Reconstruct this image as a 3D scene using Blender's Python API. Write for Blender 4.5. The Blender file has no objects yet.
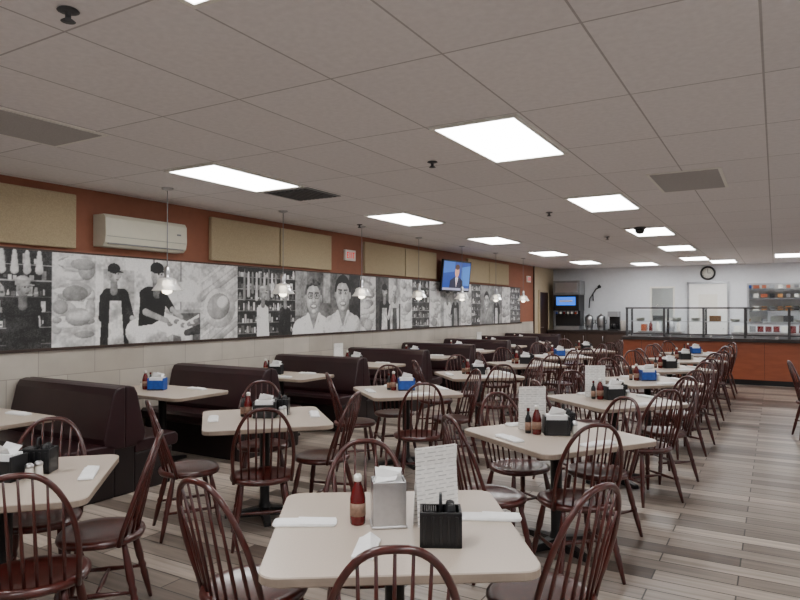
import bpy, math, random, bmesh
import numpy as np
from mathutils import Vector, Matrix
random.seed(7)
R=math.radians
def lin(c):
    return tuple(((x/255)/12.92 if x/255<=0.04045 else (((x/255)+0.055)/1.055)**2.4) for x in c)
# ---------------------------------------------------------------- materials
def newmat(name):
    m=bpy.data.materials.new(name); m.use_nodes=True
    nt=m.node_tree; b=nt.nodes['Principled BSDF']
    return m,nt,b
def pmat(name,rgb,rough=.5,metal=0,var=.12,scale=12,bump=0,emis=None,estr=0,trans=0,coat=0,stretch=None):
    m,nt,b=newmat(name); c=lin(rgb)
    tc=nt.nodes.new('ShaderNodeTexCoord'); n=nt.nodes.new('ShaderNodeTexNoise')
    n.inputs['Scale'].default_value=scale; n.inputs['Detail'].default_value=4
    if stretch:
        mp=nt.nodes.new('ShaderNodeMapping'); mp.inputs['Scale'].default_value=stretch
        nt.links.new(tc.outputs['Object'],mp.inputs[0]); nt.links.new(mp.outputs[0],n.inputs['Vector'])
    else: nt.links.new(tc.outputs['Object'],n.inputs['Vector'])
    r=nt.nodes.new('ShaderNodeValToRGB')
    r.color_ramp.elements[0].position=.3; r.color_ramp.elements[1].position=.7
    r.color_ramp.elements[0].color=tuple(x*(1-var) for x in c)+(1,)
    r.color_ramp.elements[1].color=tuple(min(1,x*(1+var)) for x in c)+(1,)
    nt.links.new(n.outputs['Fac'],r.inputs[0]); nt.links.new(r.outputs[0],b.inputs['Base Color'])
    b.inputs['Roughness'].default_value=rough; b.inputs['Metallic'].default_value=metal
    if trans: b.inputs['Transmission Weight'].default_value=trans
    if coat: b.inputs['Coat Weight'].default_value=coat; b.inputs['Coat Roughness'].default_value=.15
    if emis: b.inputs['Emission Color'].default_value=lin(emis)+(1,); b.inputs['Emission Strength'].default_value=estr
    if bump:
        bp=nt.nodes.new('ShaderNodeBump'); bp.inputs['Strength'].default_value=bump; bp.inputs['Distance'].default_value=.01
        nt.links.new(n.outputs['Fac'],bp.inputs['Height']); nt.links.new(bp.outputs[0],b.inputs['Normal'])
    return m
def brickmat(name,axes,loc,bw,rh,mortar,c1,c2,cm,rough,offset=.5,streak=None,streak_amt=.3,bump=.2,sq=1):
    m,nt,b=newmat(name)
    tc=nt.nodes.new('ShaderNodeTexCoord'); sp=nt.nodes.new('ShaderNodeSeparateXYZ'); cb=nt.nodes.new('ShaderNodeCombineXYZ')
    nt.links.new(tc.outputs['Object'],sp.inputs[0])
    for i,a in enumerate(axes):
        ad=nt.nodes.new('ShaderNodeMath'); ad.operation='ADD'; ad.inputs[1].default_value=loc[i]
        nt.links.new(sp.outputs[a],ad.inputs[0]); nt.links.new(ad.outputs[0],cb.inputs[i])
    br=nt.nodes.new('ShaderNodeTexBrick'); nt.links.new(cb.outputs[0],br.inputs['Vector'])
    br.offset=offset; br.squash=1
    br.inputs['Scale'].default_value=1; br.inputs['Brick Width'].default_value=bw; br.inputs['Row Height'].default_value=rh
    br.inputs['Mortar Size'].default_value=mortar; br.inputs['Mortar Smooth'].default_value=.1
    br.inputs['Color1'].default_value=lin(c1)+(1,); br.inputs['Color2'].default_value=lin(c2)+(1,); br.inputs['Mortar'].default_value=lin(cm)+(1,)
    n=nt.nodes.new('ShaderNodeTexNoise'); n.inputs['Detail'].default_value=6; n.inputs['Scale'].default_value=1
    mp=nt.nodes.new('ShaderNodeMapping'); mp.inputs['Scale'].default_value=streak or (30,30,30)
    nt.links.new(cb.outputs[0],mp.inputs[0]); nt.links.new(mp.outputs[0],n.inputs['Vector'])
    mr=nt.nodes.new('ShaderNodeMapRange'); mr.inputs[1].default_value=.25; mr.inputs[2].default_value=.75
    mr.inputs[3].default_value=1-streak_amt; mr.inputs[4].default_value=1+streak_amt
    nt.links.new(n.outputs['Fac'],mr.inputs[0])
    mx=nt.nodes.new('ShaderNodeVectorMath'); mx.operation='SCALE'
    nt.links.new(br.outputs['Color'],mx.inputs[0]); nt.links.new(mr.outputs[0],mx.inputs['Scale'])
    nt.links.new(mx.outputs[0],b.inputs['Base Color']); b.inputs['Roughness'].default_value=rough
    if bump:
        bp=nt.nodes.new('ShaderNodeBump'); bp.invert=True; bp.inputs['Strength'].default_value=bump; bp.inputs['Distance'].default_value=.004
        nt.links.new(br.outputs['Fac'],bp.inputs['Height']); nt.links.new(bp.outputs[0],b.inputs['Normal'])
    return m
def attrmat(name,rough=.5,emit=0,noise=.25,scale=7):
    m,nt,b=newmat(name)
    a=nt.nodes.new('ShaderNodeAttribute'); a.attribute_name='Col'
    tc=nt.nodes.new('ShaderNodeTexCoord'); n=nt.nodes.new('ShaderNodeTexNoise'); n.inputs['Scale'].default_value=scale; n.inputs['Detail'].default_value=8
    nt.links.new(tc.outputs['Object'],n.inputs['Vector'])
    mr=nt.nodes.new('ShaderNodeMapRange'); mr.inputs[1].default_value=.3; mr.inputs[2].default_value=.7
    mr.inputs[3].default_value=1-noise; mr.inputs[4].default_value=1+noise
    nt.links.new(n.outputs['Fac'],mr.inputs[0])
    mx=nt.nodes.new('ShaderNodeVectorMath'); mx.operation='SCALE'
    nt.links.new(a.outputs['Color'],mx.inputs[0]); nt.links.new(mr.outputs[0],mx.inputs['Scale'])
    nt.links.new(mx.outputs[0],b.inputs['Base Color']); b.inputs['Roughness'].default_value=rough
    if emit:
        nt.links.new(mx.outputs[0],b.inputs['Emission Color']); b.inputs['Emission Strength'].default_value=emit
    return m
M={}
M['floor']=brickmat('floor_wood_planks',(0,1),(0.2,0),1.2,.155,.0045,(184,170,157),(88,76,68),(48,42,38),.33,offset=.37,streak=(1.3,26,1),streak_amt=.36,bump=.3)
M['ceil']=brickmat('ceiling_tiles',(0,1),(1.4175,-3.97+.04),.685,1.1,.006,(228,224,224),(224,220,220),(176,172,171),.9,offset=0,streak=(25,25,1),streak_amt=.06,bump=.4)
M['walltile']=brickmat('wainscot_tile',(1,2),(0,0),.61,.305,.004,(200,192,180),(188,180,168),(160,152,142),.38,offset=.5,streak=(3,3,1),streak_amt=.1)
M['terra']=pmat('terracotta_paint',(146,92,70),.75,var=.05)
M['paint']=pmat('pale_grey_paint',(214,217,222),.7,var=.03)
M['kwhite']=pmat('kitchen_white',(236,236,234),.6,var=.03)
M['acou']=pmat('acoustic_fabric',(176,160,130),.95,var=.12,scale=90,bump=.2)
M['trim']=pmat('dark_trim',(60,42,34),.5)
M['cream']=pmat('cream_paint',(196,180,150),.7,var=.04)
M['chair']=pmat('mahogany_wood',(68,23,18),.28,var=.3,scale=9,stretch=(3,3,.5),coat=.4)
M['table']=pmat('table_laminate',(190,176,162),.33,var=.05,scale=140)
M['tedge']=pmat('table_edge',(150,134,120),.45)
M['black']=pmat('black_metal',(20,19,20),.4,var=.1)
M['blackp']=pmat('black_plastic',(18,18,21),.35,var=.1)
M['vinyl']=pmat('burgundy_vinyl',(42,15,20),.4,var=.15,scale=5,bump=.08,coat=.08)
M['vinylb']=pmat('booth_base',(24,12,13),.5)
M['white']=pmat('white_plastic',(226,224,216),.4,var=.02)
M['ac']=pmat('ac_plastic',(212,208,190),.4,var=.02)
M['paper']=pmat('white_napkin',(242,242,242),.9,var=.04,scale=30,bump=.2)
M['red']=pmat('ketchup_red',(92,12,12),.25,var=.05)
M['label']=pmat('bottle_label',(140,110,92),.6,var=.25,scale=60)
M['orange']=pmat('hot_sauce',(150,48,16),.25)
M['green']=pmat('green_cap',(40,96,48),.4)
M['blue']=pmat('blue_panel',(30,74,158),.4,var=.2,scale=30)
M['chrome']=pmat('brushed_steel',(190,190,192),.28,metal=1,var=.05,scale=40)
M['steel']=pmat('stainless',(170,172,176),.35,metal=1,var=.05)
M['greyp']=pmat('grey_plastic',(122,124,126),.45)
M['darkvent']=pmat('vent_grey',(70,70,72),.6)
M['grille']=pmat('return_grille',(172,169,168),.8,var=.1,scale=120)
M['shade']=pmat('prismatic_glass_shade',(225,225,225),.25,var=.1,scale=50,trans=.55,emis=(255,245,230),estr=.22)
M['cherry']=pmat('counter_cherry_wood',(156,84,56),.4,var=.12,scale=4,stretch=(1,1,5))
M['ctop']=pmat('counter_dark_top',(46,36,34),.5)
M['food']=pmat('food_tan',(170,120,70),.7,var=.4,scale=40)
M['redsign']=pmat('exit_red',(190,30,20),.5,emis=(220,30,20),estr=.8)
M['glass']=pmat('clear_glass',(245,250,250),.03,var=0,trans=1)
M['bulb']=pmat('bulb_glow',(255,240,210),.5,emis=(255,240,215),estr=7)
M['screen']=attrmat('screen_picture',.3,1.4,.05)
M['mural']=attrmat('mural_photo_print',.5,0,.08,60)
M['menu']=brickmat('menu_print',(0,2),(0,0),.05,.016,.0065,(170,168,166),(225,223,220),(238,236,232),.5,offset=.3,streak=(60,60,1),streak_amt=.1,bump=0)
M['lit']=pmat('lit_blue_sign',(30,90,200),.4,emis=(40,110,230),estr=1.6)
def lightmat(name,s):
    m,nt,b=newmat(name)
    b.inputs['Base Color'].default_value=(.9,.9,.9,1)
    b.inputs['Emission Color'].default_value=(1,.995,.985,1); b.inputs['Emission Strength'].default_value=s
    return m
M['panel']=lightmat('light_diffuser',17)
M['kpanel']=lightmat('kitchen_diffuser',13)
# ---------------------------------------------------------------- mesh builder
class MB:
    def __init__(s): s.v=[];s.f=[];s.m=[];s.sm=[];s.mats=[];s.col=[]
    def mi(s,k):
        if k not in s.mats: s.mats.append(k)
        return s.mats.index(k)
    def add(s,vs,fs,mat,smooth=False,T=None,col=None):
        o=len(s.v)
        for p in vs:
            p=Vector(p)
            if T is not None: p=T@p
            s.v.append(p)
        k=s.mi(mat)
        for f in fs:
            s.f.append(tuple(o+i for i in f)); s.m.append(k); s.sm.append(smooth); s.col.append(col)
    def box(s,c,d,mat,T=None,taper=1):
        x,y,z=c; a,b,h=d[0]/2,d[1]/2,d[2]/2; t=taper
        vs=[(x-a,y-b,z-h),(x+a,y-b,z-h),(x+a,y+b,z-h),(x-a,y+b,z-h),(x-a*t,y-b*t,z+h),(x+a*t,y-b*t,z+h),(x+a*t,y+b*t,z+h),(x-a*t,y+b*t,z+h)]
        s.add(vs,[(0,3,2,1),(4,5,6,7),(0,1,5,4),(1,2,6,5),(2,3,7,6),(3,0,4,7)],mat,T=T)
    def lathe(s,prof,c,mat,seg=16,T=None,smooth=True,sx=1,sy=1):
        vs=[];fs=[]
        for r,z in prof:
            for i in range(seg):
                a=2*math.pi*i/seg; vs.append((c[0]+r*sx*math.cos(a),c[1]+r*sy*math.sin(a),c[2]+z))
        n=len(prof)
        for j in range(n-1):
            for i in range(seg):
                k=(i+1)%seg; fs.append((j*seg+i,j*seg+k,(j+1)*seg+k,(j+1)*seg+i))
        if prof[0][0]>1e-4: fs.append(tuple(range(seg-1,-1,-1)))
        if prof[-1][0]>1e-4: fs.append(tuple((n-1)*seg+i for i in range(seg)))
        s.add(vs,fs,mat,smooth,T)
    def tube(s,pts,rad,mat,seg=8,T=None,flat=1):
        pts=[Vector(p) for p in pts]
        if not hasattr(rad,'__len__'): rad=[rad]*len(pts)
        vs=[];fs=[];ref=None
        for i,p in enumerate(pts):
            t=(pts[min(i+1,len(pts)-1)]-pts[max(i-1,0)]).normalized()
            if ref is None:
                ref=Vector((1,0,0)) if abs(t.x)<.8 else Vector((0,1,0))
            u=(ref-t*ref.dot(t)).normalized(); w=t.cross(u); ref=u
            for k in range(seg):
                a=2*math.pi*k/seg; vs.append(p+u*math.cos(a)*rad[i]+w*math.sin(a)*rad[i]*flat)
        for j in range(len(pts)-1):
            for k in range(seg):
                q=(k+1)%seg; fs.append((j*seg+k,j*seg+q,(j+1)*seg+q,(j+1)*seg+k))
        fs.append(tuple(range(seg-1,-1,-1))); fs.append(tuple((len(pts)-1)*seg+k for k in range(seg)))
        s.add(vs,fs,mat,True,T)
    def slab(s,rings,mat,T=None,smooth=False,captop=True,capmat=None):
        n=len(rings[0]); vs=[p for r in rings for p in r]; fs=[]
        for j in range(len(rings)-1):
            for i in range(n):
                k=(i+1)%n; fs.append((j*n+i,j*n+k,(j+1)*n+k,(j+1)*n+i))
        fs.append(tuple(range(n-1,-1,-1)))
        s.add(vs,fs,mat,smooth,T)
        s.add(rings[-1],[tuple(range(n))],capmat or mat,False,T)
    def done(s,name,loc=(0,0,0),rot=0,bevel=0,link=True):
        me=bpy.data.meshes.new(name); me.from_pydata([tuple(p) for p in s.v],[],s.f); 
        for k in s.mats: me.materials.append(M[k])
        for i,p in enumerate(me.polygons): p.material_index=s.m[i]; p.use_smooth=s.sm[i]
        if any(c is not None for c in s.col):
            ca=me.color_attributes.new('Col','FLOAT_COLOR','CORNER')
            for i,p in enumerate(me.polygons):
                c=s.col[i] or (.5,.5,.5)
                for li in p.loop_indices: ca.data[li].color=tuple(c)+(1,)
        me.update()
        o=bpy.data.objects.new(name,me); o.location=loc; o.rotation_euler=(0,0,rot); bpy.context.collection.objects.link(o)
        if bevel:
            b=o.modifiers.new('bevel','BEVEL'); b.width=bevel; b.segments=2; b.limit_method='ANGLE'; b.angle_limit=R(50)
        return o
def inst(o,loc,rot=0):
    n=o.name.split('.')[0]
    c=bpy.data.objects.new(n,o.data); c.location=loc; c.rotation_euler=(0,0,rot); bpy.context.collection.objects.link(c)
    for m in o.modifiers:
        k=c.modifiers.new(m.name,m.type)
        if m.type=='BEVEL': k.width=m.width;k.segments=m.segments;k.limit_method='ANGLE';k.angle_limit=m.angle_limit
    return c
class Proto:
    def __init__(s,build): s.b=build; s.o=None
    def __call__(s,loc,rot=0):
        if s.o is None:
            s.o=s.b(); s.o.location=loc; s.o.rotation_euler=(0,0,rot); return s.o
        return inst(s.o,loc,rot)
def rrect(w,d,r,z,n=5):
    out=[]
    for cx,cy,a0 in ((w/2-r,d/2-r,0),(-w/2+r,d/2-r,90),(-w/2+r,-d/2+r,180),(w/2-r,-d/2+r,270)):
        for i in range(n+1):
            a=R(a0+90*i/n); out.append((cx+r*math.cos(a),cy+r*math.sin(a),z))
    return out
# ---------------------------------------------------------------- room
CZ=2.86; XL=-6.3; XR=3.6; Y0=-2.2; YB=20.7
def room_box(name,c,d,mat):
    b=MB(); b.box(c,d,mat); return b.done(name)
room_box('floor',((XL+XR)/2,(Y0+24)/2,-.05),(XR-XL+.4,24-Y0+.2,.1),'floor')
room_box('ceiling',((XL+XR)/2,(Y0+24)/2,CZ+.05),(XR-XL+.4,24-Y0+.2,.1),'ceil')
b=MB()
b.box((XL-.06,(Y0+18.7)/2,.6),(.12,18.7-Y0,1.2),'walltile')
b.box((XL-.06,(Y0+18.7)/2,(1.2+CZ)/2),(.12,18.7-Y0,CZ-1.2),'terra')
b.box((XL-.06,(18.7+YB)/2,CZ/2),(.12,YB-18.7,CZ),'cream')
b.done('wall_left')
room_box('wall_right',(XR+.06,(Y0+24)/2,CZ/2),(.12,24-Y0,CZ),'paint')
room_box('wall_front',((XL+XR)/2,Y0-.06,CZ/2),(XR-XL,.12,CZ),'paint')
b=MB(); yb=YB+.06
def wb(x0,x1,z0,z1): b.box(((x0+x1)/2,yb,(z0+z1)/2),(x1-x0,.12,z1-z0),'paint')
wb(XL,-3.3,0,CZ); wb(-3.3,-2.6,0,1.25); wb(-3.3,-2.6,2.25,CZ); wb(-2.6,-.7,0,CZ); wb(-.7,2.0,0,1.15); wb(-.7,2.0,2.3,CZ); wb(2.0,XR,0,CZ)
b.done('wall_back')
b=MB(); b.box((XL/2+XR/2,24.05,CZ/2),(XR-XL,.1,CZ),'kwhite'); b.done('wall_kitchen')
room_box('baseboard_left',(XL+.01,(Y0+18.7)/2,.05),(.02,18.7-Y0,.1),'trim')
room_box('trim_1',(XL+.014,(1.2+17.6)/2,1.185),(.028,16.4,.03),'trim')
room_box('trim_2',(XL+.01,(1.2+17.6)/2,2.175),(.02,16.4,.015),'trim')
room_box('trim_3',(XL+.016,18.7,CZ/2),(.03,.05,CZ),'trim')
def frame(name,x0,x1,z0,z1,mat='steel',glass=True):
    b=MB(); t=.05
    for xx in (x0+t/2,x1-t/2): b.box((xx,YB+.05,(z0+z1)/2),(t,.16,z1-z0),mat)
    for zz in (z0+t/2,z1-t/2): b.box(((x0+x1)/2,YB+.05,zz),(x1-x0-2*t,.16,t),mat)
    if glass: b.box(((x0+x1)/2,YB+.06,(z0+z1)/2),(x1-x0-.1,.008,z1-z0-.1),'glass')
    return b.done(name)
frame('window_1',-3.3,-2.6,1.25,2.25,'white')
frame('window_2',-.7,2.0,1.15,2.3,'steel',False)
b=MB(); b.box((-1.7,YB-.024,1.15),(1.0,.04,2.3),'kwhite'); b.box((-1.7,YB-.049,1.65),(.5,.01,.7),'white')
for xx in (-2.23,-1.17): b.box((xx,YB-.034,1.17),(.06,.06,2.34),'steel')
b.box((-1.7,YB-.034,2.34),(1.12,.06,.06),'steel'); b.lathe([(.02,0),(.02,.03)],(-1.3,YB-.06,1.0),'chrome'); b.done('door_1')
b=MB(); b.box((XL+.02,19.6,1.05),(.03,.85,2.1),'trim'); b.box((XL+.03,19.6,2.12),(.05,.97,.06),'cream')
for yy in (19.14,20.06): b.box((XL+.03,yy,1.06),(.05,.06,2.12),'cream')
b.tube([(XL+.04,19.3,1.0),(XL+.09,19.3,1.0),(XL+.09,19.4,1.0)],.01,'chrome'); b.done('door_2')
def panel(y0,y1):
    b=MB(); b.box((XL+.031,(y0+y1)/2,2.495),(.06,y1-y0-.03,.56),'acou'); return b.done('acoustic_wall_panel',bevel=.012)
for y0,y1 in ((1.3,2.66),(2.66,4.03),(5.84,7.18),(7.18,8.45),(9.41,10.85),(10.85,12.2),(13.8,15.1),(15.1,16.5)): panel(y0,y1)
# ---------------------------------------------------------------- mural : black & white photographic print, rasterised to a fine coloured grid
rng=np.random.default_rng(3)
MY0,MY1=1.3,17.5; H=.965; ZB=1.2; RES=.0065
NY=int((MY1-MY0)/RES); NZ=int(H/RES)
gy=MY0+(np.arange(NY)+.5)*RES; gz=(np.arange(NZ)+.5)/NZ
IMG=np.full((NZ,NY),.3)
def vnoise(cell):
    a=rng.random((int(NZ/cell)+3,int(NY/cell)+3))
    y=np.arange(NY)/cell; z=np.arange(NZ)/cell
    yi=y.astype(int); zi=z.astype(int); fy=y-yi; fz=z-zi
    fy=fy*fy*(3-2*fy); fz=(fz*fz*(3-2*fz))[:,None]
    A=a[np.ix_(zi,yi)]*(1-fy)+a[np.ix_(zi,yi+1)]*fy
    B=a[np.ix_(zi+1,yi)]*(1-fy)+a[np.ix_(zi+1,yi+1)]*fy
    return A*(1-fz)+B*fz
NOI=.45*vnoise(26)+.28*vnoise(11)+.27*vnoise(4)
NOI=(NOI-NOI.mean())/NOI.std()
def win(y0,y1,z0,z1):
    a=max(0,int((y0-MY0)/RES)-1); b_=min(NY,int((y1-MY0)/RES)+2); c=max(0,int(z0*NZ)-1); d=min(NZ,int(z1*NZ)+2)
    return a,b_,c,d
def P(pts,g,amt=.16):
    ys=[p[0] for p in pts]; zs=[p[1] for p in pts]
    a,b_,c,d=win(min(ys),max(ys),min(zs),max(zs))
    if b_<=a or d<=c: return
    Yg,Zg=np.meshgrid(gy[a:b_],gz[c:d]); ins=np.zeros(Yg.shape,bool); n=len(pts)
    for i in range(n):
        y1,z1=pts[i]; y2,z2=pts[(i+1)%n]
        if z1==z2: continue
        cnd=((z1>Zg)!=(z2>Zg))&(Yg<(y2-y1)*(Zg-z1)/(z2-z1)+y1); ins^=cnd
    sh=g*(1+amt*NOI[c:d,a:b_])
    IMG[c:d,a:b_]=np.where(ins,sh,IMG[c:d,a:b_])
def Rc(y0,y1,z0,z1,g): P([(y0,z0),(y1,z0),(y1,z1),(y0,z1)],g)
def E(y,z,ry,rz,g,a=0,n=20,sh=.35):
    m=max(ry,rz); A,B,C,D=win(y-m,y+m,z-m/H,z+m/H)
    if B<=A or D<=C: return
    Yg,Zg=np.meshgrid(gy[A:B],gz[C:D]); dy=Yg-y; dz=(Zg-z)*H
    u=(dy*math.cos(a)+dz*math.sin(a))/max(ry,.004); w=(-dy*math.sin(a)+dz*math.cos(a))/max(rz,.004); r2=u*u+w*w
    nz=np.sqrt(np.clip(1-r2,0,1)); lit=.62+sh*( -.45*u+.6*w)+.38*nz
    IMG[C:D,A:B]=np.where(r2<1,g*lit*(1+.08*NOI[C:D,A:B]),IMG[C:D,A:B])
def limb(p,q,w0,w1,g):
    m=max(w0,w1); A,B,C,D=win(min(p[0],q[0])-m,max(p[0],q[0])+m,min(p[1],q[1])-m/H,max(p[1],q[1])+m/H)
    if B<=A or D<=C: return
    Yg,Zg=np.meshgrid(gy[A:B],gz[C:D]); d=np.array([q[0]-p[0],(q[1]-p[1])*H]); L2=max(1e-9,(d**2).sum())
    py=Yg-p[0]; pz=(Zg-p[1])*H; t=np.clip((py*d[0]+pz*d[1])/L2,0,1)
    ey=py-t*d[0]; ez=pz-t*d[1]; w=w0+(w1-w0)*t; rr=np.sqrt(ey**2+ez**2)/w
    lit=.65+.25*(-ey/w*.5+ez/w*.6)+.35*np.sqrt(np.clip(1-rr**2,0,1))
    IMG[C:D,A:B]=np.where(rr<1,g*lit*(1+.1*NOI[C:D,A:B]),IMG[C:D,A:B])
def shelves(y0,y1,bg=.06):
    Rc(y0,y1,0,1,bg)
    for k in range(6):
        z=.06+k*.16+random.uniform(-.01,.01); y=y0+.02
        while y<y1-.07:
            w=random.uniform(.015,.06); h=random.uniform(.04,.12)
            g=random.choice([.05,.1,.15,.25,.4,.65,.8])
            if random.random()<.6: Rc(y,y+w,z,z+h,g)
            else: limb((y+w/2,z+.02),(y+w/2,z+h),w*.5,w*.3,g)
            if random.random()<.4: Rc(y+w*.2,y+w*.8,z+h*.3,z+h*.6,random.choice([.1,.8]))
            y+=w+random.uniform(0,.015)
        Rc(y0,y1,z-.012,z-.002,random.choice([.2,.4]))
def food(y0,y1,g=.5):
    Rc(y0,y1,0,1,g)
    w=y1-y0
    for k in range(34):
        yy=random.uniform(y0+.1*w,y1-.1*w); ry=min(yy-y0,y1-yy,.15)*.95
        E(yy,random.uniform(.1,.9),ry,random.uniform(.03,.11),g*random.uniform(.55,1.45),random.uniform(-.5,.5) if ry>.1 and w>.6 else 0)
def head(y,z,s,cap=.03,skin=.38,look=1):
    limb((y,z-.1*s),(y,z-.2*s),.045*s,.05*s,skin*.6)
    E(y,z,.072*s,.1*s,skin); E(y+.03*look*s,z-.005,.042*s,.08*s,skin*1.3)
    E(y+.02*look*s,z+.01,.012*s,.009*s,.06); E(y+.055*look*s,z+.01,.01*s,.008*s,.06)
    E(y+.07*look*s,z-.022*s,.018*s,.022*s,skin*1.15)
    E(y+.045*look*s,z-.06*s,.022*s,.007*s,.12); E(y-.04*look*s,z-.01,.012*s,.025*s,skin*.8)
    E(y,z+.075*s,.082*s,.06*s,cap*1.3); P([(y-.08*s,z+.09*s),(y-.082*s,z+.03*s),(y+.06*look*s,z+.04*s),(y+.08*s,z+.09*s)],cap)
    limb((y+.02*look*s,z+.045*s),(y+.12*look*s,z+.03*s),.014*s,.008*s,cap)
def face(y,z,s,hair=.04,glasses=False,skin=.5,shirt=.7):
    E(y,-.02,.36*s,(z-.16*s)*H,shirt); limb((y-.22*s,z-.36*s),(y+.22*s,z-.36*s),.13*s,.13*s,shirt)
    limb((y,z-.08*s),(y,z-.24*s),.075*s,.085*s,skin*.6)
    P([(y-.09*s,z-.2*s),(y,z-.36*s),(y+.09*s,z-.2*s),(y+.03*s,z-.24*s),(y-.03*s,z-.24*s)],skin*.75)
    for k in (-1,1): limb((y+k*.1*s,z-.19*s),(y+k*.03*s,z-.33*s),.025*s,.018*s,shirt*1.1)
    E(y,z+.05*s,.148*s,.175*s,hair*1.5)
    for k in (-1,1): E(y+k*.132*s,z-.005,.022*s,.04*s,skin*.8)
    E(y,z-.01*s,.124*s,.17*s,skin*1.15,sh=.5); E(y-.02*s,z+.075*s,.09*s,.055*s,skin*1.35)
    E(y-.055*s,z-.045*s,.04*s,.035*s,skin*1.4); E(y+.06*s,z-.045*s,.035*s,.035*s,skin*1.15)
    P([(y-.125*s,z+.06*s),(y-.1*s,z+.12*s),(y-.03*s,z+.14*s),(y+.06*s,z+.135*s),(y+.125*s,z+.06*s),(y+.12*s,z+.17*s),(y,z+.225*s),(y-.12*s,z+.17*s)],hair,.5)
    for k in (-1,1):
        E(y+k*.05*s,z+.03*s,.034*s,.022*s,skin*.75); E(y+k*.05*s,z+.03*s,.022*s,.010*s,.75); E(y+k*.05*s,z+.03*s,.011*s,.012*s,.04)
        limb((y+k*.022*s,z+.058*s),(y+k*.085*s,z+.062*s),.009*s,.006*s,max(hair,.06))
        if glasses:
            for t in range(12):
                a=2*math.pi*t/12;a2=a+math.pi/6
                limb((y+k*.054*s+.045*s*math.cos(a),z+.028*s+.035*s*math.sin(a)),(y+k*.054*s+.045*s*math.cos(a2),z+.028*s+.035*s*math.sin(a2)),.0055,.0055,.06)
    limb((y,z+.03*s),(y+.003,z-.03*s),.012*s,.02*s,skin*1.25); E(y+.005*s,z-.045*s,.03*s,.014*s,skin*.8); E(y,z-.035*s,.02*s,.014*s,skin*1.35)
    E(y,z-.095*s,.06*s,.026*s,skin*.55); E(y,z-.09*s,.045*s,.014*s,.95); E(y,z-.15*s,.04*s,.02*s,skin*1.2)
shelves(1.3,3.79)
for q in range(4): limb((3.3+.12*q,.98),(3.3+.12*q,.8),.02,.04,.75)
P([(3.35,0),(3.35,.4),(3.5,.5),(3.65,.4),(3.68,0)],.06); limb((3.38,.4),(3.62,.4),.07,.07,.06); head(3.5,.62,.9,.5)
food(3.79,4.27,.6)
Rc(4.27,5.72,0,1,.45); Rc(4.27,5.72,.86,1,.7); Rc(4.75,5.72,.4,.86,.68); Rc(5.3,5.72,.0,.35,.15); Rc(4.27,4.36,0,1,.8); Rc(5.0,5.03,.4,1,.2); Rc(5.4,5.42,.4,1,.25); Rc(5.2,5.66,.5,.75,.9)
P([(4.32,0),(4.35,.5),(4.42,.62),(4.56,.62),(4.66,.55),(4.7,.2),(4.68,0)],.04); limb((4.42,.56),(4.6,.56),.08,.08,.04)
P([(4.42,0),(4.44,.5),(4.58,.5),(4.62,0)],.6); head(4.49,.8,.95,.04,.35,1); limb((4.64,.54),(4.72,.3),.045,.035,.05); limb((4.72,.3),(4.8,.22),.03,.025,.45); limb((4.36,.54),(4.34,.3),.045,.035,.05)
limb((4.78,.14),(5.1,.26),.14,.13,.9); limb((5.1,.26),(5.5,.14),.12,.1,.9); limb((5.5,.14),(5.52,-.1),.1,.08,.75)
P([(4.80,.2),(4.83,.55),(4.92,.66),(5.12,.66),(5.2,.55),(5.16,.3),(5.0,.22)],.03); limb((4.93,.57),(5.1,.57),.1,.1,.03)
head(5.06,.82,1.15,.02,.38,1); limb((4.88,.58),(4.9,.37),.065,.05,.03); limb((4.9,.37),(5.2,.26),.04,.03,.42)
limb((5.15,.57),(5.28,.4),.06,.045,.03); limb((5.28,.4),(5.42,.3),.036,.028,.45)
P([(5.2,.05),(5.7,.3),(5.7,.34),(5.2,.1)],.9)
for k in range(9): E(5.25+.05*k,.22+.03*math.sin(k),.045,.03,.8 if k%2 else .25)
limb((5.5,.1),(5.7,.14),.04,.06,.08)
Rc(5.72,6.37,0,1,.6)
for k in range(9): limb((5.74,.12*k-.2),(6.35,.12*k+.2),.02,.035,.45+.15*(k%3))
E(6.05,.42,.28,.26,.75,.3); E(6.03,.44,.2,.17,.45,.3); E(6.1,.5,.1,.08,.9,.3)
shelves(6.37,7.58,.05)
for k in range(9): limb((6.5+.08*k,.92),(6.5+.08*k,.55+.05*(k%3)),.018,.03,.7 if k%2 else .3)
P([(6.75,0),(6.75,.42),(6.86,.5),(6.98,.42),(7.0,0)],.85); head(6.87,.63,.85,.6,.4)
P([(7.2,0),(7.22,.4),(7.34,.48),(7.46,.4),(7.48,0)],.05); head(7.35,.6,.8,.03,.45,-1)
Rc(7.58,9.35,0,1,.18); Rc(7.58,7.85,.3,1,.35); Rc(8.28,8.46,.5,1,.4); Rc(9.0,9.35,0,1,.06)
face(8.03,.58,1.45,.12,True,.5,.9); face(8.82,.64,1.55,.025,False,.5,.75)
food(9.35,9.84,.7)
def worker(y,shirt=.05,look=1,apron=.6,s=1):
    P([(y-.18*s,0),(y-.18*s,.45),(y-.08*s,.55),(y+.08*s,.55),(y+.18*s,.45),(y+.18*s,0)],shirt); limb((y-.1*s,.47),(y+.1*s,.47),.08*s,.08*s,shirt)
    P([(y-.1*s,0),(y-.08*s,.42),(y+.08*s,.42),(y+.1*s,0)],apron)
    head(y,.74,1.05*s,random.choice([.03,.7]),.42,look)
    limb((y+.17*look*s,.44),(y+.25*look*s,.22),.045,.035,shirt); limb((y+.25*look*s,.22),(y+.36*look*s,.27),.03,.024,.45)
Rc(9.84,10.74,0,1,.1); Rc(10.3,10.74,.5,1,.5); worker(10.15,.04); worker(10.52,.6,-1,.1,.9)
food(10.74,11.2,.75); shelves(11.2,11.95,.08); food(11.95,12.46,.65)
Rc(12.46,13.5,0,1,.35); worker(12.8,.85,1,.9); worker(13.22,.05,-1,.3)
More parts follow.
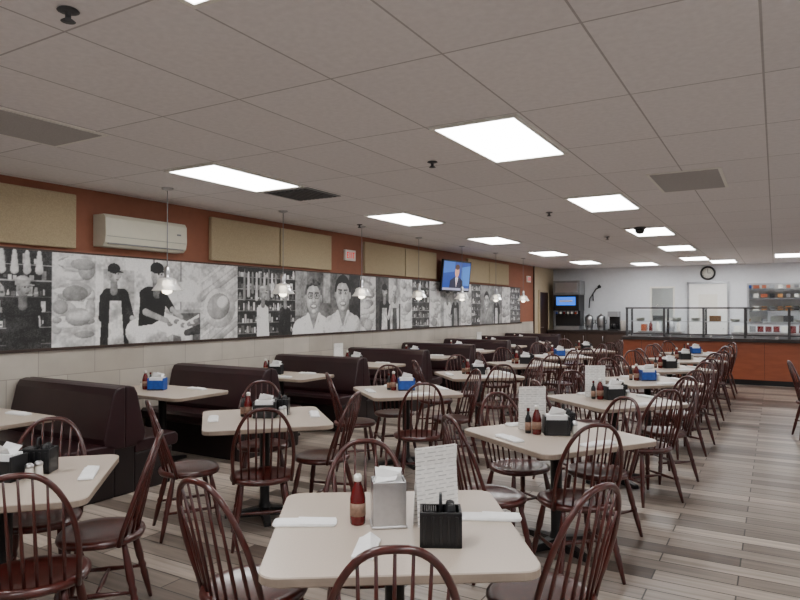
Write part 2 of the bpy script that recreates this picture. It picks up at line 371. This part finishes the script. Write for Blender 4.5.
food(13.5,14.1,.75); shelves(14.1,14.65,.1)
Rc(14.65,16.1,0,1,.3); face(15.05,.58,1.2,.05,False,.5,.3); worker(15.7,.06)
food(16.1,16.7,.7); shelves(16.7,17.5,.12)
pad=np.pad(IMG,1,mode='edge'); BL=(pad[1:-1,1:-1]*8+pad[:-2,1:-1]+pad[2:,1:-1]+pad[1:-1,:-2]+pad[1:-1,2:])/12
BL=BL*(1+.06*NOI)+rng.normal(0,.015,BL.shape)
BL=np.clip((BL-.35)*1.25+.39,.012,.92)
YY,ZZ=np.meshgrid(MY0+np.arange(NY+1)*RES,ZB+np.arange(NZ+1)*(H/NZ))
co=np.stack([np.full(YY.shape,XL+.012),YY,ZZ],-1).reshape(-1,3)
idx=np.arange((NY+1)*(NZ+1)).reshape(NZ+1,NY+1)
fa=np.stack([idx[:-1,:-1],idx[:-1,1:],idx[1:,1:],idx[1:,:-1]],-1).reshape(-1,4)
me=bpy.data.meshes.new('wall_mural'); me.vertices.add(len(co)); me.vertices.foreach_set('co',co.ravel())
me.loops.add(fa.size); me.loops.foreach_set('vertex_index',fa.ravel().astype(np.int32))
me.polygons.add(len(fa)); me.polygons.foreach_set('loop_start',(np.arange(len(fa))*4).astype(np.int32))
try: me.polygons.foreach_set('loop_total',np.full(len(fa),4,dtype=np.int32))
except Exception: pass
me.update(calc_edges=True)
ca=me.color_attributes.new('Col','FLOAT_COLOR','POINT')
vc=np.zeros((NZ+1,NY+1)); vc[:-1,:-1]=BL; vc[-1,:-1]=BL[-1]; vc[:,-1]=vc[:,-2]
cc=np.ones((vc.size,4)); 
for k,t in enumerate((1,.99,.975)): cc[:,k]=vc.ravel()*t
ca.data.foreach_set('color',cc.ravel()); me.materials.append(M['mural'])
mo=bpy.data.objects.new('wall_mural_photographs',me); bpy.context.collection.objects.link(mo)
b=MB(); b.box((0,0,0),(.009,MY1-MY0,H),'paint'); bk=b.done('backing',(XL+.006,(MY0+MY1)/2,ZB+H/2)); bk.parent=mo
# ---------------------------------------------------------------- ceiling fixtures
def lightpanel(mat='panel'):
    def f():
        b=MB(); w,l=.61,1.18
        b.box((0,0,-.006),(w-.03,l-.03,.008),mat)
        for k in (-1,1):
            b.box((k*(w/2),0,-.008),(.03,l+.03,.016),'white'); b.box((0,k*(l/2),-.008),(w-.03,.03,.016),'white')
        return b.done('ceiling_light_panel')
    return Proto(f)
LP=lightpanel()
for x in (-4.5,-1.76,.295):
    for k in range(-1,5):
        if x>0 and k<4: continue
        LP((x,4.55+3.3*k,CZ))
for p in ((2.7,9.5),(2.7,6.2),(2.7,2.9),(2.7,12.8),(2.7,16.1),(-3.2,19.2),(-1.2,19.2),(1.0,19.2),(.6,1.0),(-1.76,-1.0),(1.9,-1.0)): LP((p[0],p[1],CZ))  # extra panels, mostly out of view, added to light the room and counter area
KP=lightpanel('kpanel'); KP((-2.9,22.4,CZ)); KP((0,22.4,CZ)); KP((1.6,22.4,CZ))
def vent():
    b=MB(); b.box((0,0,-.004),(.6,.6,.008),'greyp')
    for k in range(9): b.box((-.24+.06*k,0,-.012),(.035,.54,.008),'darkvent')
    return b.done('ceiling_air_vent')
V=Proto(vent); V((-4.5,5.55,CZ))
def grille():
    b=MB(); b.box((0,0,-.004),(.64,1.06,.008),'white'); b.box((0,0,-.0095),(.58,1.0,.003),'grille')
    return b.done('ceiling_return_grille')
G=Proto(grille); G((-4.5,2.4,CZ)); G((-.73,6.9,CZ))
def spr():
    b=MB(); b.lathe([(.04,0),(.045,-.006),(.03,-.012),(.012,-.014),(.012,-.04),(.02,-.042),(.03,-.05),(.0,-.052)],(0,0,0),'darkvent'); return b.done('fire_sprinkler')
S=Proto(spr)
for p in ((-2.57,1.61),(-2.54,4.88),(-2.56,8.24),(-2.56,11.6),(-5.4,8.0)): S((p[0],p[1],CZ))
b=MB(); b.lathe([(.09,0),(.09,-.03),(.075,-.035)],(0,0,0),'darkvent'); b.lathe([(.075,-.03),(.07,-.07),(.045,-.1),(0,-.11)],(0,0,0),'blackp'); b.done('security_dome_camera',(-1.82,10.5,CZ))
def pend():
    b=MB()
    b.lathe([(.06,0),(.06,-.015),(.02,-.03)],(0,0,0),'chrome')
    b.tube([(0,0,-.02),(0,0,-.84)],.005,'greyp',6)
    b.lathe([(.012,-.82),(.028,-.835),(.034,-.9),(.03,-.93),(.055,-.95)],(0,0,0),'chrome')
    b.lathe([(.05,-.945),(.085,-.955),(.1,-.975),(.1,-1.0),(.125,-1.04),(.15,-1.07),(.155,-1.078),(.148,-1.072),(.12,-1.042),(.094,-1.0),(.09,-.98),(.05,-.96)],(0,0,0),'shade',24)
    b.lathe([(.03,-.96),(.045,-1.0),(.055,-1.06),(.045,-1.1),(0,-1.12)],(0,0,0),'bulb',14)
    return b.done('pendant_lamp')
Pn=Proto(pend)
BP=1.83
for k in range(-1,7): Pn((-5.5,4.55+BP*k,CZ))
# ---------------------------------------------------------------- AC, TV, signs
b=MB(); prof=[(0,.0),(.16,.0),(.2,.04),(.215,.12),(.21,.3),(.18,.34),(0,.34)]
y0,y1=-.54,.54; n=len(prof)
vs=[(x,y0,z) for x,z in prof]+[(x,y1,z) for x,z in prof]
b.add(vs,[tuple(range(n)),tuple(range(2*n-1,n-1,-1))]+[(i,i+n,(i+1)%n+n,(i+1)%n) for i in range(n)],'ac')
b.box((.188,0,.03),(.03,1.0,.012),'greyp'); b.box((.212,0,.105),(.01,1.04,.004),'greyp'); b.box((.1,0,.343),(.12,.98,.006),'darkvent'); b.box((.217,.42,.2),(.004,.06,.02),'greyp')
o=b.done('air_conditioner',(XL+.002,4.78,2.26),bevel=.006)
b=MB(); Wt,Ht=1.2,.69
b.box((0,0,0),(.05,Wt,Ht),'blackp'); b.box((-.05,0,0),(.05,.5,.4),'blackp')
b.box((-.12,0,0),(.1,.08,.08),'black'); b.box((-.18,0,0),(.02,.25,.3),'black')
def scr(pts,c,k): b.add([(.026+.0008*k,p[0],p[1]) for p in pts],[tuple(range(len(pts)))],'screen',col=c)
def ell(cy,cz,a,h,n=18): return [(cy+a*math.cos(2*math.pi*i/n),cz+h*math.sin(2*math.pi*i/n)) for i in range(n)]
scr([(-.57,-.31),(.57,-.31),(.57,.31),(-.57,.31)],(.012,.04,.22),0)
scr([(-.57,.05),(-.1,.1),(-.1,.31),(-.57,.31)],(.03,.10,.36),1); scr([(.2,-.2),(.57,-.2),(.57,.25),(.2,.2)],(.04,.14,.42),1)
scr([(-.3,-.31),(-.27,-.1),(-.1,-.02),(.1,-.02),(.27,-.1),(.3,-.31)],(.012,.012,.03),2)
scr([(-.06,-.03),(0,-.25),(.06,-.03)],(.6,.6,.65),3); scr([(-.015,-.06),(0,-.24),(.015,-.06)],(.4,.02,.02),4)
scr(ell(0,.1,.09,.13),(.5,.25,.17),4); scr(ell(0,.2,.095,.06),(.06,.03,.02),5)
scr([(-.57,-.31),(.57,-.31),(.57,-.26),(-.57,-.26)],(.25,.25,.35),6)
o=b.done('wall_television',(XL+.24,12.75,2.3),bevel=0); o.rotation_euler=(0,R(6),R(-5))
def exits():
    b=MB(); b.box((0,0,0),(.04,.3,.18),'white'); 
    def L(y,s):
        for (a,c,w,h) in s: b.box((.024,y+a,c),(.006,w,h),'redsign')
    L(-.09,[(-.015,0,.012,.1),(.005,.044,.04,.012),(.005,0,.03,.012),(.005,-.044,.04,.012)])
    for sg in (-1,1):
        b.add([(.026,-.055,.05*sg),(.026,-.043,.05*sg),(.026,-.003,-.05*sg),(.026,-.015,-.05*sg)],[(0,1,2,3)],'redsign')
    L(.03,[(0,0,.012,.1)]); L(.085,[(0,0,.012,.1),(0,.044,.055,.012)])
    return b.done('exit_sign')
Ex=Proto(exits); Ex((XL+.022,9.0,2.5)); Ex((XL+.022,18.2,2.45))
# ---------------------------------------------------------------- booths
def bench():
    b=MB(); L=1.45
    def ext(prof,x0,x1,mat):
        n=len(prof); vs=[(x0,y,z) for y,z in prof]+[(x1,y,z) for y,z in prof]
        b.add(vs,[tuple(range(n-1,-1,-1)),tuple(range(n,2*n))]+[(i,(i+1)%n,(i+1)%n+n,i+n) for i in range(n)],mat)
    ext([(-.1,0),(.1,0),(.1,.4),(.05,.9),(-.05,.9),(-.1,.4)],-L/2,L/2,'vinylb')
    for s in (-1,1):
        pr=[(s*.1,.4),(s*.19,.42),(s*.205,.5),(s*.12,.86),(s*.09,.915),(s*.04,.93),(0.0,.93),(0,.4)]
        ext(pr,-L/2-.01,L/2+.01,'vinyl')
        ext([(s*.1,.34),(s*.54,.34),(s*.56,.37),(s*.56,.43),(s*.53,.46),(s*.1,.45)],-L/2-.01,L/2+.01,'vinyl')
        ext([(s*.1,0.0),(s*.48,0.0),(s*.5,.34),(s*.1,.34)],-L/2,L/2,'vinylb')
    o=b.done('booth_bench',bevel=.014)
    bm=bmesh.new(); bm.from_mesh(o.data); bmesh.ops.recalc_face_normals(bm,faces=bm.faces); bm.to_mesh(o.data); bm.free()
    return o
Bn=Proto(bench); BY=3.55
for k in range(-1,8): Bn((-5.54,BY+BP*k,0))
# ---------------------------------------------------------------- tables
def mk_table(name,w,d,booth=False):
    def f():
        b=MB()
        r=.07
        b.slab([rrect(w-.01,d-.01,r,.715),rrect(w,d,r,.72),rrect(w,d,r,.745)],'tedge',smooth=False)
        b.slab([rrect(w,d,r,.745),rrect(w-.004,d-.004,r,.75)],'table')
        b.lathe([(.1,.715),(.1,.70),(.04,.69),(.036,.1),(.05,.06),(.07,.03)],(0,0,0),'black',20)
        L=.3
        for a in (0,90,180,270):
            T=Matrix.Rotation(R(a),4,'Z')
            b.add([(0,-.035,.0),(L,-.025,.0),(L,.025,0),(0,.035,0),(0,-.035,.07),(L,-.02,.03),(L,.02,.03),(0,.035,.07)],
                [(0,3,2,1),(4,5,6,7),(0,1,5,4),(1,2,6,5),(2,3,7,6),(3,0,4,7)],'black',T=T)
            b.box((.18,0,.705),(.32,.04,.02),'black',T=T)
        return b.done(name,bevel=0)
    return Proto(f)
TB=mk_table('dining_table',.93,.93); BT=mk_table('booth_table',1.24,.70)
# ---------------------------------------------------------------- chair
def chair():
    b=MB()
    n=40
    def outline(sc,z,dish=0):
        out=[]
        for i in range(n):
            a=2*math.pi*i/n; c,s=math.cos(a),math.sin(a)
            x=.22*math.copysign(abs(c)**.8,c); y=.21*math.copysign(abs(s)**.85,s)
            if y<0: x*=1-.18*(y/.21)**2
            out.append((x*sc,y*sc,z))
        return out
    rg=[outline(.86,.412),outline(.97,.42),outline(1,.435),outline(.98,.449),outline(.9,.455),outline(.75,.449),outline(.4,.441),outline(.08,.441)]
    b.slab(rg,'chair',smooth=True)
    def hp(t):
        c,s=math.cos(t),math.sin(t)
        x=.205*math.copysign(abs(c)**.72,c); z=.44+.5*abs(s)**.9
        k=(z-.44)/.5; x*= .93+.11*math.sin(min(1,k)*math.pi*.8)
        return Vector((x,-.11-.175*k,z))
    pts=[hp(math.pi*i/36) for i in range(37)]
    pts[0].z-=.02; pts[-1].z-=.02
    b.tube(pts,.0125,'chair',8)
    for i in range(-3,4):
        xb=i*.047; xt=i*.052
        best=min((hp(math.pi*j/400) for j in range(401)),key=lambda p:abs(p.x-xt)+(10 if p.z<.6 else 0))
        yb=-.175+.045*(abs(i)/3)**2
        p0=Vector((xb,yb,.44)); p1=best
        b.tube([p0,p0.lerp(p1,.3),p0.lerp(p1,.6),p1],[.0065,.0085,.0065,.005],'chair',6)
    legs={}
    for sx in (-1,1):
        for sy in (-1,1):
            t=Vector((sx*.135,sy*.125,.425)); e=Vector((sx*.2,sy*.195-(.02 if sy<0 else 0),0)); legs[sx,sy]=(t,e)
            ks=[0,.1,.25,.42,.5,.55,.6,.64,.8,1]; rr=[.013,.015,.019,.0205,.016,.021,.016,.019,.016,.0105]
            b.tube([t.lerp(e,k) for k in ks],rr,'chair',8)
    mids=[]
    for sx in (-1,1):
        a=legs[sx,1][0].lerp(legs[sx,1][1],.57); c=legs[sx,-1][0].lerp(legs[sx,-1][1],.57)
        b.tube([a,a.lerp(c,.3),a.lerp(c,.5),a.lerp(c,.7),c],[.008,.011,.014,.011,.008],'chair',8); mids.append(a.lerp(c,.5))
    a,c=mids; b.tube([a,a.lerp(c,.3),a.lerp(c,.5),a.lerp(c,.7),c],[.008,.011,.014,.011,.008],'chair',8)
    return b.done('windsor_dining_chair')
CH=Proto(chair)
def ch(x,y,h): CH((x,y,0),R(h-90))
def cha(x,y,h): ch(x+.28*math.cos(R(h)),y+.28*math.sin(R(h)),h)
# ---------------------------------------------------------------- table-top things
def ketchup():
    b=MB(); b.lathe([(.026,0),(.03,.004),(.031,.03),(.031,.1),(.024,.135),(.014,.16),(.013,.17)],(0,0,0),'red',18)
    b.lathe([(.0315,.035),(.0315,.085)],(0,0,0),'label',18); b.lathe([(.016,.168),(.016,.188),(.01,.195)],(0,0,0),'white',14); return b.done('ketchup_bottle')
def hots():
    b=MB(); b.lathe([(.018,0),(.021,.004),(.021,.1),(.01,.125),(.009,.15)],(0,0,0),'blackp',14); b.lathe([(.0215,.02),(.0215,.075)],(0,0,0),'label',14); b.lathe([(.011,.148),(.011,.17)],(0,0,0),'red',12); return b.done('steak_sauce_bottle')
def shaker():
    b=MB(); b.lathe([(.02,0),(.022,.01),(.019,.055),(.02,.06)],(0,0,0),'white',12); b.lathe([(.021,.058),(.021,.07),(.013,.08),(0,.083)],(0,0,0),'chrome',12); return b.done('salt_shaker')
def disp(side,name):
    def f():
        b=MB(); w,d,h=.17,.115,.125
        b.box((0,0,.008),(w,d,.016),'blackp')
        b.box((-w/2+.006,0,h/2),(.012,d,h),side); b.box((w/2-.006,0,h/2),(.012,d,h),side)
        b.box((0,-d/2+.005,h*.45),(w-.024,.01,h*.9-.02),side); b.box((0,d/2-.005,h*.45),(w-.024,.01,h*.9-.02),side)
        for k in range(5): b.box((0,-.036+.018*k,.075),(w-.03,.014,.118),'paper')
        b.add([(-.05,-.02,.13),(.05,-.02,.13),(.06,-.05,.165),(-.03,-.03,.19),(-.05,.02,.13),(.05,.02,.13),(.06,.05,.16),(-.02,.04,.18)],[(0,1,2,3),(4,5,6,7),(0,1,5,4)],'paper')
        return b.done(name,bevel=.004)
    return f
def steeldisp():
    b=MB(); w,d,h=.13,.1,.18
    b.box((0,0,.006),(w+.01,d+.01,.012),'chrome')
    b.box((0,-d/2,h/2),(w,.006,h),'chrome'); b.box((0,d/2,h/2),(w,.006,h),'chrome'); b.box((-w/2+.003,0,h/2),(.006,d-.006,h),'chrome'); b.box((w/2-.003,0,h/2),(.006,d-.006,h),'chrome')
    b.box((0,0,h/2),(w-.02,d-.02,h-.005),'paper')
    b.add([(-.05,-.03,.175),(.05,-.03,.175),(.045,-.05,.215),(-.055,-.02,.235),(-.05,.03,.175),(.05,.03,.175),(.06,.045,.21),(-.03,.03,.225)],[(0,1,2,3),(4,5,6,7)],'paper')
    b.add([(-.055,-.045,.178),(.02,-.06,.19),(.05,-.02,.225),(-.03,.0,.23)],[(0,1,2,3)],'paper')
    return b.done('steel_napkin_dispenser',bevel=.003)
def caddy():
    b=MB(); w,d,h=.15,.11,.125
    b.box((0,0,.01),(w,d,.02),'blackp')
    for k in (-1,1):
        b.box((0,k*(d/2-.005),h/2),(w,.01,h),'blackp'); b.box((k*(w/2-.005),0,h/2),(.01,d-.02,h),'blackp')
        for q in range(5): b.box((-.056+.028*q,k*(d/2+.002),h/2),(.012,.006,h*.8),'black')
    b.box((0,0,h*.5),(.008,d-.02,h*.9),'blackp')
    b.tube([(0,-.02,.1),(0,-.02,.155),(0,-.012,.175),(0,.012,.175),(0,.02,.155),(0,.02,.1)],.006,'blackp',8)
    for q in range(6): b.box((-.058+.008*q,0,.075),(.005,.07,.1),'blackp')
    b.lathe([(.02,0),(.02,.06),(.014,.085),(0,.09)],(.035,-.02,.06),'blackp',12); b.lathe([(.02,0),(.02,.06),(.014,.085),(0,.09)],(.035,.025,.06),'blackp',12)
    return b.done('condiment_caddy',bevel=.003)
def menu():
    b=MB(); 
    T1=Matrix.Rotation(R(-5),4,'X')
    b.box((0,-.02,.15),(.19,.003,.3),'menu',T=T1); b.box((0,-.0225,.27),(.15,.001,.022),'blackp',T=T1)
    b.box((0,.02,.15),(.19,.003,.3),'menu',T=Matrix.Rotation(R(5),4,'X')); b.box((0,.0225,.27),(.15,.001,.022),'blackp',T=Matrix.Rotation(R(5),4,'X'))
    return b.done('menu_card')
def naproll():
    b=MB()
    b.slab([rrect(.24,.07,.012,0.0),rrect(.25,.075,.014,.006),rrect(.245,.068,.014,.013),rrect(.22,.045,.012,.018)],'paper')
    b.add([(-.02,-.038,.0135),(.125,-.038,.0135),(.12,.02,.02),(-.03,.03,.02)],[(0,1,2,3)],'paper')
    return b.done('napkin_wrapped_cutlery',bevel=0)
def clothnap():
    b=MB()
    pts=[(-.04,-.1,.0),(.035,-.11,0),(.04,.07,0),(.0,.11,0),(-.04,.08,0)]
    top=[(x*.7,y*.85,.016+.012*(i%2)) for i,(x,y,z) in enumerate(pts)]
    b.slab([pts,[(x,y,.01) for x,y,z in pts],top],'paper'); return b.done('folded_napkin',bevel=.003)
K=Proto(ketchup);HS=Proto(hots);SH=Proto(shaker);DB=Proto(disp('blackp','napkin_dispenser'));DU=Proto(disp('blue','napkin_dispenser'));SD=Proto(steeldisp);CD=Proto(caddy);MN=Proto(menu);NR=Proto(naproll);CN=Proto(clothnap)
TZ=.7505
def place(P_,cx,cy,th,lx,ly,lr):
    c,s=math.cos(th),math.sin(th)
    P_((cx+c*lx-s*ly,cy+s*lx+c*ly,TZ),th+R(lr))
def setting(cx,cy,th,var=0,booth=False,naps=True,menuon=False):
    c=(R(30)-th) if not booth else R(90)
    def pl(P_,x,y,r=0): place(P_,cx,cy,th,x*math.cos(c)-y*math.sin(c),x*math.sin(c)+y*math.cos(c),math.degrees(c)+r)
    if booth:
        place(DU if var%3==1 else DB,cx,cy,th,-.12,.0,25+random.uniform(-10,10))
        place(K,cx,cy,th,-.27,-.03,0); place(HS,cx,cy,th,-.29,.05,0); place(SH,cx,cy,th,-.36,0,0)
        if menuon: place(MN,cx,cy,th,-.46,.0,80)
        for s in (-1,1):
            if random.random()<.8: place(NR,cx,cy,th,.2,s*.24,random.uniform(-8,8))
        return
    pl(DU if var%3==1 else DB,0,0,random.uniform(-10,10))
    pl(K,-.13,.0); pl(HS,-.18,.04); pl(SH,.125,.0); pl(SH,.14,.055)
    if var%2==0: pl(CD,.085,.155,random.uniform(-5,5))
    if menuon: pl(MN,-.13,.15,random.uniform(-6,6))
    if naps:
        for a in (0,90,180,270):
            if random.random()<.75:
                aa=R(a); rr=.385
                place(NR,cx,cy,th,rr*math.cos(aa),rr*math.sin(aa),a+90+random.uniform(-6,6))
# T1
TB((-1.29,2.158,0),R(34))
K((-1.425,2.10,TZ)); SD((-1.315,2.15,TZ),R(38)); MN((-1.165,2.27,TZ),R(60)); CD((-1.05,2.08,TZ),R(28))
NR((-1.60,1.99,TZ),R(31)); CN((-1.25,1.90,TZ),R(25)); NR((-1.0,2.42,TZ),R(26)); 
cha(-1.91,1.72,84); cha(-.905,1.515,124); cha(-.56,2.43,158); cha(-1.76,2.66,304)
# T2
TB((-1.28,4.26,0),R(57)); setting(-1.28,4.26,R(57),0,menuon=True)
cha(-1.71,3.50,50); cha(-.87,3.69,132); cha(-.95,4.9,237); cha(-1.87,4.66,327)
# T3
TB((-3.43,3.77,0),R(47)); setting(-3.43,3.77,R(47),2)
cha(-2.88,3.16,135); cha(-3.82,3.0,58); cha(-2.80,4.11,195); cha(-3.97,4.32,315)
# T4
TB((-3.3,1.75,0),R(45)); setting(-3.3,1.75,R(45),0)
cha(-2.82,2.29,225); cha(-2.58,1.42,137); cha(-3.72,2.25,315); cha(-3.9,1.2,45)
# T5
TB((-3.3,5.75,0),R(48)); setting(-3.3,5.75,R(48),1)
cha(-2.65,4.93,130); cha(-3.9,5.2,45); cha(-2.75,6.3,228); cha(-3.85,6.3,315)
# T6
TB((-1.3,6.15,0),R(50)); setting(-1.3,6.15,R(50),0,menuon=True)
cha(-.745,5.53,140); cha(-1.88,5.62,42); cha(-.72,6.68,225); cha(-1.85,6.7,316)
i=0
for x,ys in ((-1.3,(7.95,9.75,11.5,13.1)),(-3.3,(7.6,9.4,11.2,13.0))):
    for y in ys:
        i+=1; th=R(45+random.uniform(-5,5)); TB((x,y,0),th); setting(x,y,th,i)
        for a in (45,135,225,315):
            h=a+random.uniform(-8,8); rr=random.uniform(.48,.6)
            ch(x-rr*math.cos(R(a)),y-rr*math.sin(R(a)),h)
TB((1.0,9.5,0),R(45)); setting(1.0,9.5,R(45),3)
ch(.42,9.35,10); ch(.62,10.0,-50); ch(1.35,9.9,225); ch(1.4,9.1,135)
for k in range(-1,7):
    y=BY+BP*(k+.5); BT((-5.46,y,0),0); setting(-5.42,y,0,k+1,booth=True,menuon=(k%3==2))
# ---------------------------------------------------------------- serving counter
b=MB(); x0,x1=-3.0,3.5; xc=(x0+x1)/2; W=x1-x0
b.box((xc,15.55,.06),(W-.04,.74,.12),'black'); b.box((xc,15.55,.5),(W,.8,.78),'cherry'); b.box((xc,15.52,.925),(W+.04,.92,.07),'ctop')
for k in range(3): b.box((x0+.4+2.4*k,15.148,.5),(.006,.006,.76),'trim')
b.done('serving_counter',bevel=0)
b=MB()
for k in range(9):
    x=x0+.08+k*.79
    b.box((x,15.2,1.28),(.045,.045,.63),'darkvent'); b.box((x,15.8,1.28),(.04,.04,.63),'darkvent'); b.box((x,15.5,1.59),(.03,.6,.03),'chrome')
    if k<8:
        b.box((x+.395,15.2,1.3),(.74,.006,.5),'glass')
b.box((xc,15.2,1.6),(W-.1,.045,.035),'darkvent'); b.box((xc,15.8,1.6),(W-.1,.04,.025),'chrome'); b.box((xc,15.5,1.617),(W-.1,.62,.008),'glass'); b.box((xc,15.2,1.03),(W-.1,.035,.025),'darkvent'); b.box((xc,15.6,1.3),(W-.1,.3,.012),'steel')
b.done('glass_sneeze_guard')
b=MB()
for k in range(15):
    x=x0+.35+k*.41; b.box((x,15.52,.985),(.36,.4,.05),'steel'); b.box((x,15.52,1.015),(.31,.34,.02),random.choice(['food','orange','green','food','white']))
b.done('food_pans')
b=MB()
for k in range(16):
    x=-2.7+k*.39; n=random.randint(3,9)
    if k%3==1: b.box((x,15.6,1.37),(.22,.2,.12),random.choice(['food','white','cherry','greyp'])); continue
    for q in range(n): b.lathe([(.06,0),(.10,.014),(.10,.018)],(x,15.6,1.307+.013*q),'white',16)
b.done('stacked_plates')
b=MB()
for xa,xb in ((-3.5,-2.35),(-1.05,3.3)):
    b.box(((xa+xb)/2,20.33,.45),(xb-xa,.6,.88),'steel'); b.box(((xa+xb)/2,20.31,.9),(xb-xa+.05,.66,.04),'steel')
for xx in (-2.9,0,1.1,2.2): b.box((xx,20.02,.45),(.02,.02,.7),'greyp')
b.done('steel_work_counter')
b=MB()
for k in range(34):
    x=-3.4+k*.19; t=random.random()
    if -2.45<x<-.95: continue
    if t<.4: b.box((x,20.3,.92+.1),(.15,.25,random.uniform(.15,.2)),random.choice(['white','cherry','greyp','red','food']))
    elif t<.75: b.lathe([(.05,0),(.055,.02),(.05,.2),(.02,.25),(.02,.28)],(x,20.25,.921),random.choice(['red','white','orange','steel']),12)
    else: b.lathe([(.08,0),(.09,.1),(.07,.3),(.0,.33)],(x,20.3,.921),'steel',14)
b.done('kitchen_supplies')
b=MB()
for z in (1.1,1.5,1.9,2.2):
    b.box((.7,23.6,z),(3.2,.5,.03),'steel')
    for k in range(14):
        b.box((-.75+.22*k,23.6,z+.015+.08),(random.uniform(.1,.19),.3,random.uniform(.1,.15)),random.choice(['white','greyp','cherry','food','steel','blue','blackp']))
for xx in (-.9,2.3):
    for yy in (23.38,23.82): b.box((xx,yy,1.15),(.04,.04,2.3),'steel')
b.done('kitchen_storage_shelf')
b=MB(); b.box((.6,22.2,.45),(2.6,.8,.9),'steel'); b.box((.2,22.2,1.2),(.8,.7,.6),'steel'); b.box((.2,21.84,1.2),(.5,.02,.35),'blackp'); b.lathe([(.15,0),(.15,.3),(.16,.31)],(1.2,22.2,.9),'steel'); b.done('kitchen_range')
b=MB(); T=Matrix.Rotation(R(90),4,'X')
b.lathe([(.0,0),(.17,0),(.17,.02)],(0,0,0),'white',28,T=T)
ring=[(.18*math.cos(2*math.pi*k/32),-.02,.18*math.sin(2*math.pi*k/32)) for k in range(33)]
b.tube(ring,.028,'blackp',8); b.box((0,-.03,.06),(.012,.006,.12),'black'); b.box((.04,-.03,0),(.08,.006,.012),'black')
for k in range(12): b.box((.13*math.cos(R(30*k)),-.025,.13*math.sin(R(30*k))),(.014,.006,.014),'black')
b.done('wall_clock',(-1.7,YB-.012,2.62))
# beverage station
b=MB(); b.box((-5.0,20.2,.44),(2.4,.75,.86),'trim'); b.box((-5.0,20.18,.89),(2.46,.82,.05),'ctop'); b.box((-5,20.21,.04),(2.3,.7,.08),'black')
for k in range(4): b.box((-5.87+.58*k,19.815,.48),(.54,.02,.66),'trim'); b.tube([(-5.67+.58*k,19.79,.6),(-5.67+.58*k,19.79,.75)],.008,'chrome',6)
b.done('beverage_counter',bevel=0)
b=MB(); b.box((0,0,.06),(.78,.65,.12),'steel'); b.box((0,.1,.35),(.78,.45,.5),'blackp'); b.box((0,0,.85),(.8,.68,.5),'blackp')
b.box((0,-.345,.88),(.72,.01,.44),'blackp'); b.box((0,-.352,.9),(.6,.008,.26),'lit'); b.box((0,-.358,.9),(.42,.006,.06),'white'); b.box((0,.02,1.32),(.84,.6,.44),'greyp'); b.box((0,-.285,1.32),(.7,.01,.3),'steel')
for k in range(6): b.box((-.3+.12*k,-.25,.55),(.07,.12,.1),'greyp'); b.lathe([(.012,0),(.015,.06)],(-.3+.12*k,-.27,.44),'blackp',8); b.box((-.3+.12*k,-.32,.53),(.06,.01,.06),random.choice(['blue','red','white','green','orange']))
b.box((0,-.26,.125),(.7,.14,.01),'darkvent'); b.done('soda_fountain_dispenser',(-5.65,20.22,.916),bevel=.006)
def urn():
    b=MB(); b.lathe([(.1,0),(.11,.02),(.09,.05),(.12,.1),(.13,.35),(.12,.42),(.06,.47),(.02,.48),(.02,.51),(0,.52)],(0,0,0),'steel',20)
    b.tube([(0,-.12,.13),(0,-.18,.13),(0,-.19,.1)],.012,'blackp'); 
    for k in (-1,1): b.tube([(k*.12,0,.3),(k*.17,0,.32),(k*.17,0,.22),(k*.12,0,.2)],.009,'blackp')
    return b.done('coffee_urn')
U=Proto(urn)
for x in (-5.0,-4.64): U((x,20.15,.916))
b=MB(); b.box((0,0,.02),(.3,.4,.04),'blackp'); b.box((0,.13,.3),(.3,.14,.56),'blackp'); b.box((0,-.02,.5),(.3,.36,.16),'steel')
b.lathe([(.06,0),(.08,.03),(.075,.12),(.05,.15),(.055,.17)],(0,-.07,.05),'blackp',14); b.tube([(.08,-.07,.08),(.12,-.07,.09),(.12,-.07,.17),(.07,-.07,.18)],.008,'blackp'); b.done('coffee_maker',(-4.25,20.15,.916),bevel=.004)
b=MB()
for k in range(5): b.lathe([(.035,0),(.045,.3),(.048,.305)],(-3.98,19.95+.11*k,.916),'white',12)
b.done('stacked_cups')
b=MB(); b.tube([(0,0,0),(0,-.05,.0),(0,-.06,.2),(.1,-.07,.35),(.2,-.07,.4)],.02,'blackp'); b.tube([(0,-.06,.2),(-.1,-.07,.05),(-.12,-.07,-.25)],.018,'blackp'); b.lathe([(.05,0),(.06,.05),(.0,.12)],(.2,-.07,.38),'blackp',12); b.done('wall_ornament',(-5.0,YB-.005,1.85))
# ---------------------------------------------------------------- world & camera
w=bpy.data.worlds.new('World'); bpy.context.scene.world=w; w.use_nodes=True
w.node_tree.nodes['Background'].inputs[0].default_value=(.5,.5,.5,1); w.node_tree.nodes['Background'].inputs[1].default_value=.05
cd=bpy.data.cameras.new('camera'); co=bpy.data.objects.new('camera',cd); bpy.context.collection.objects.link(co)
cd.sensor_width=36; cd.lens=28.8; cd.clip_end=100; cd.clip_start=.05
co.location=(0,0,1.6); co.rotation_euler=(R(90.716),0,R(30.4))
bpy.context.scene.camera=co
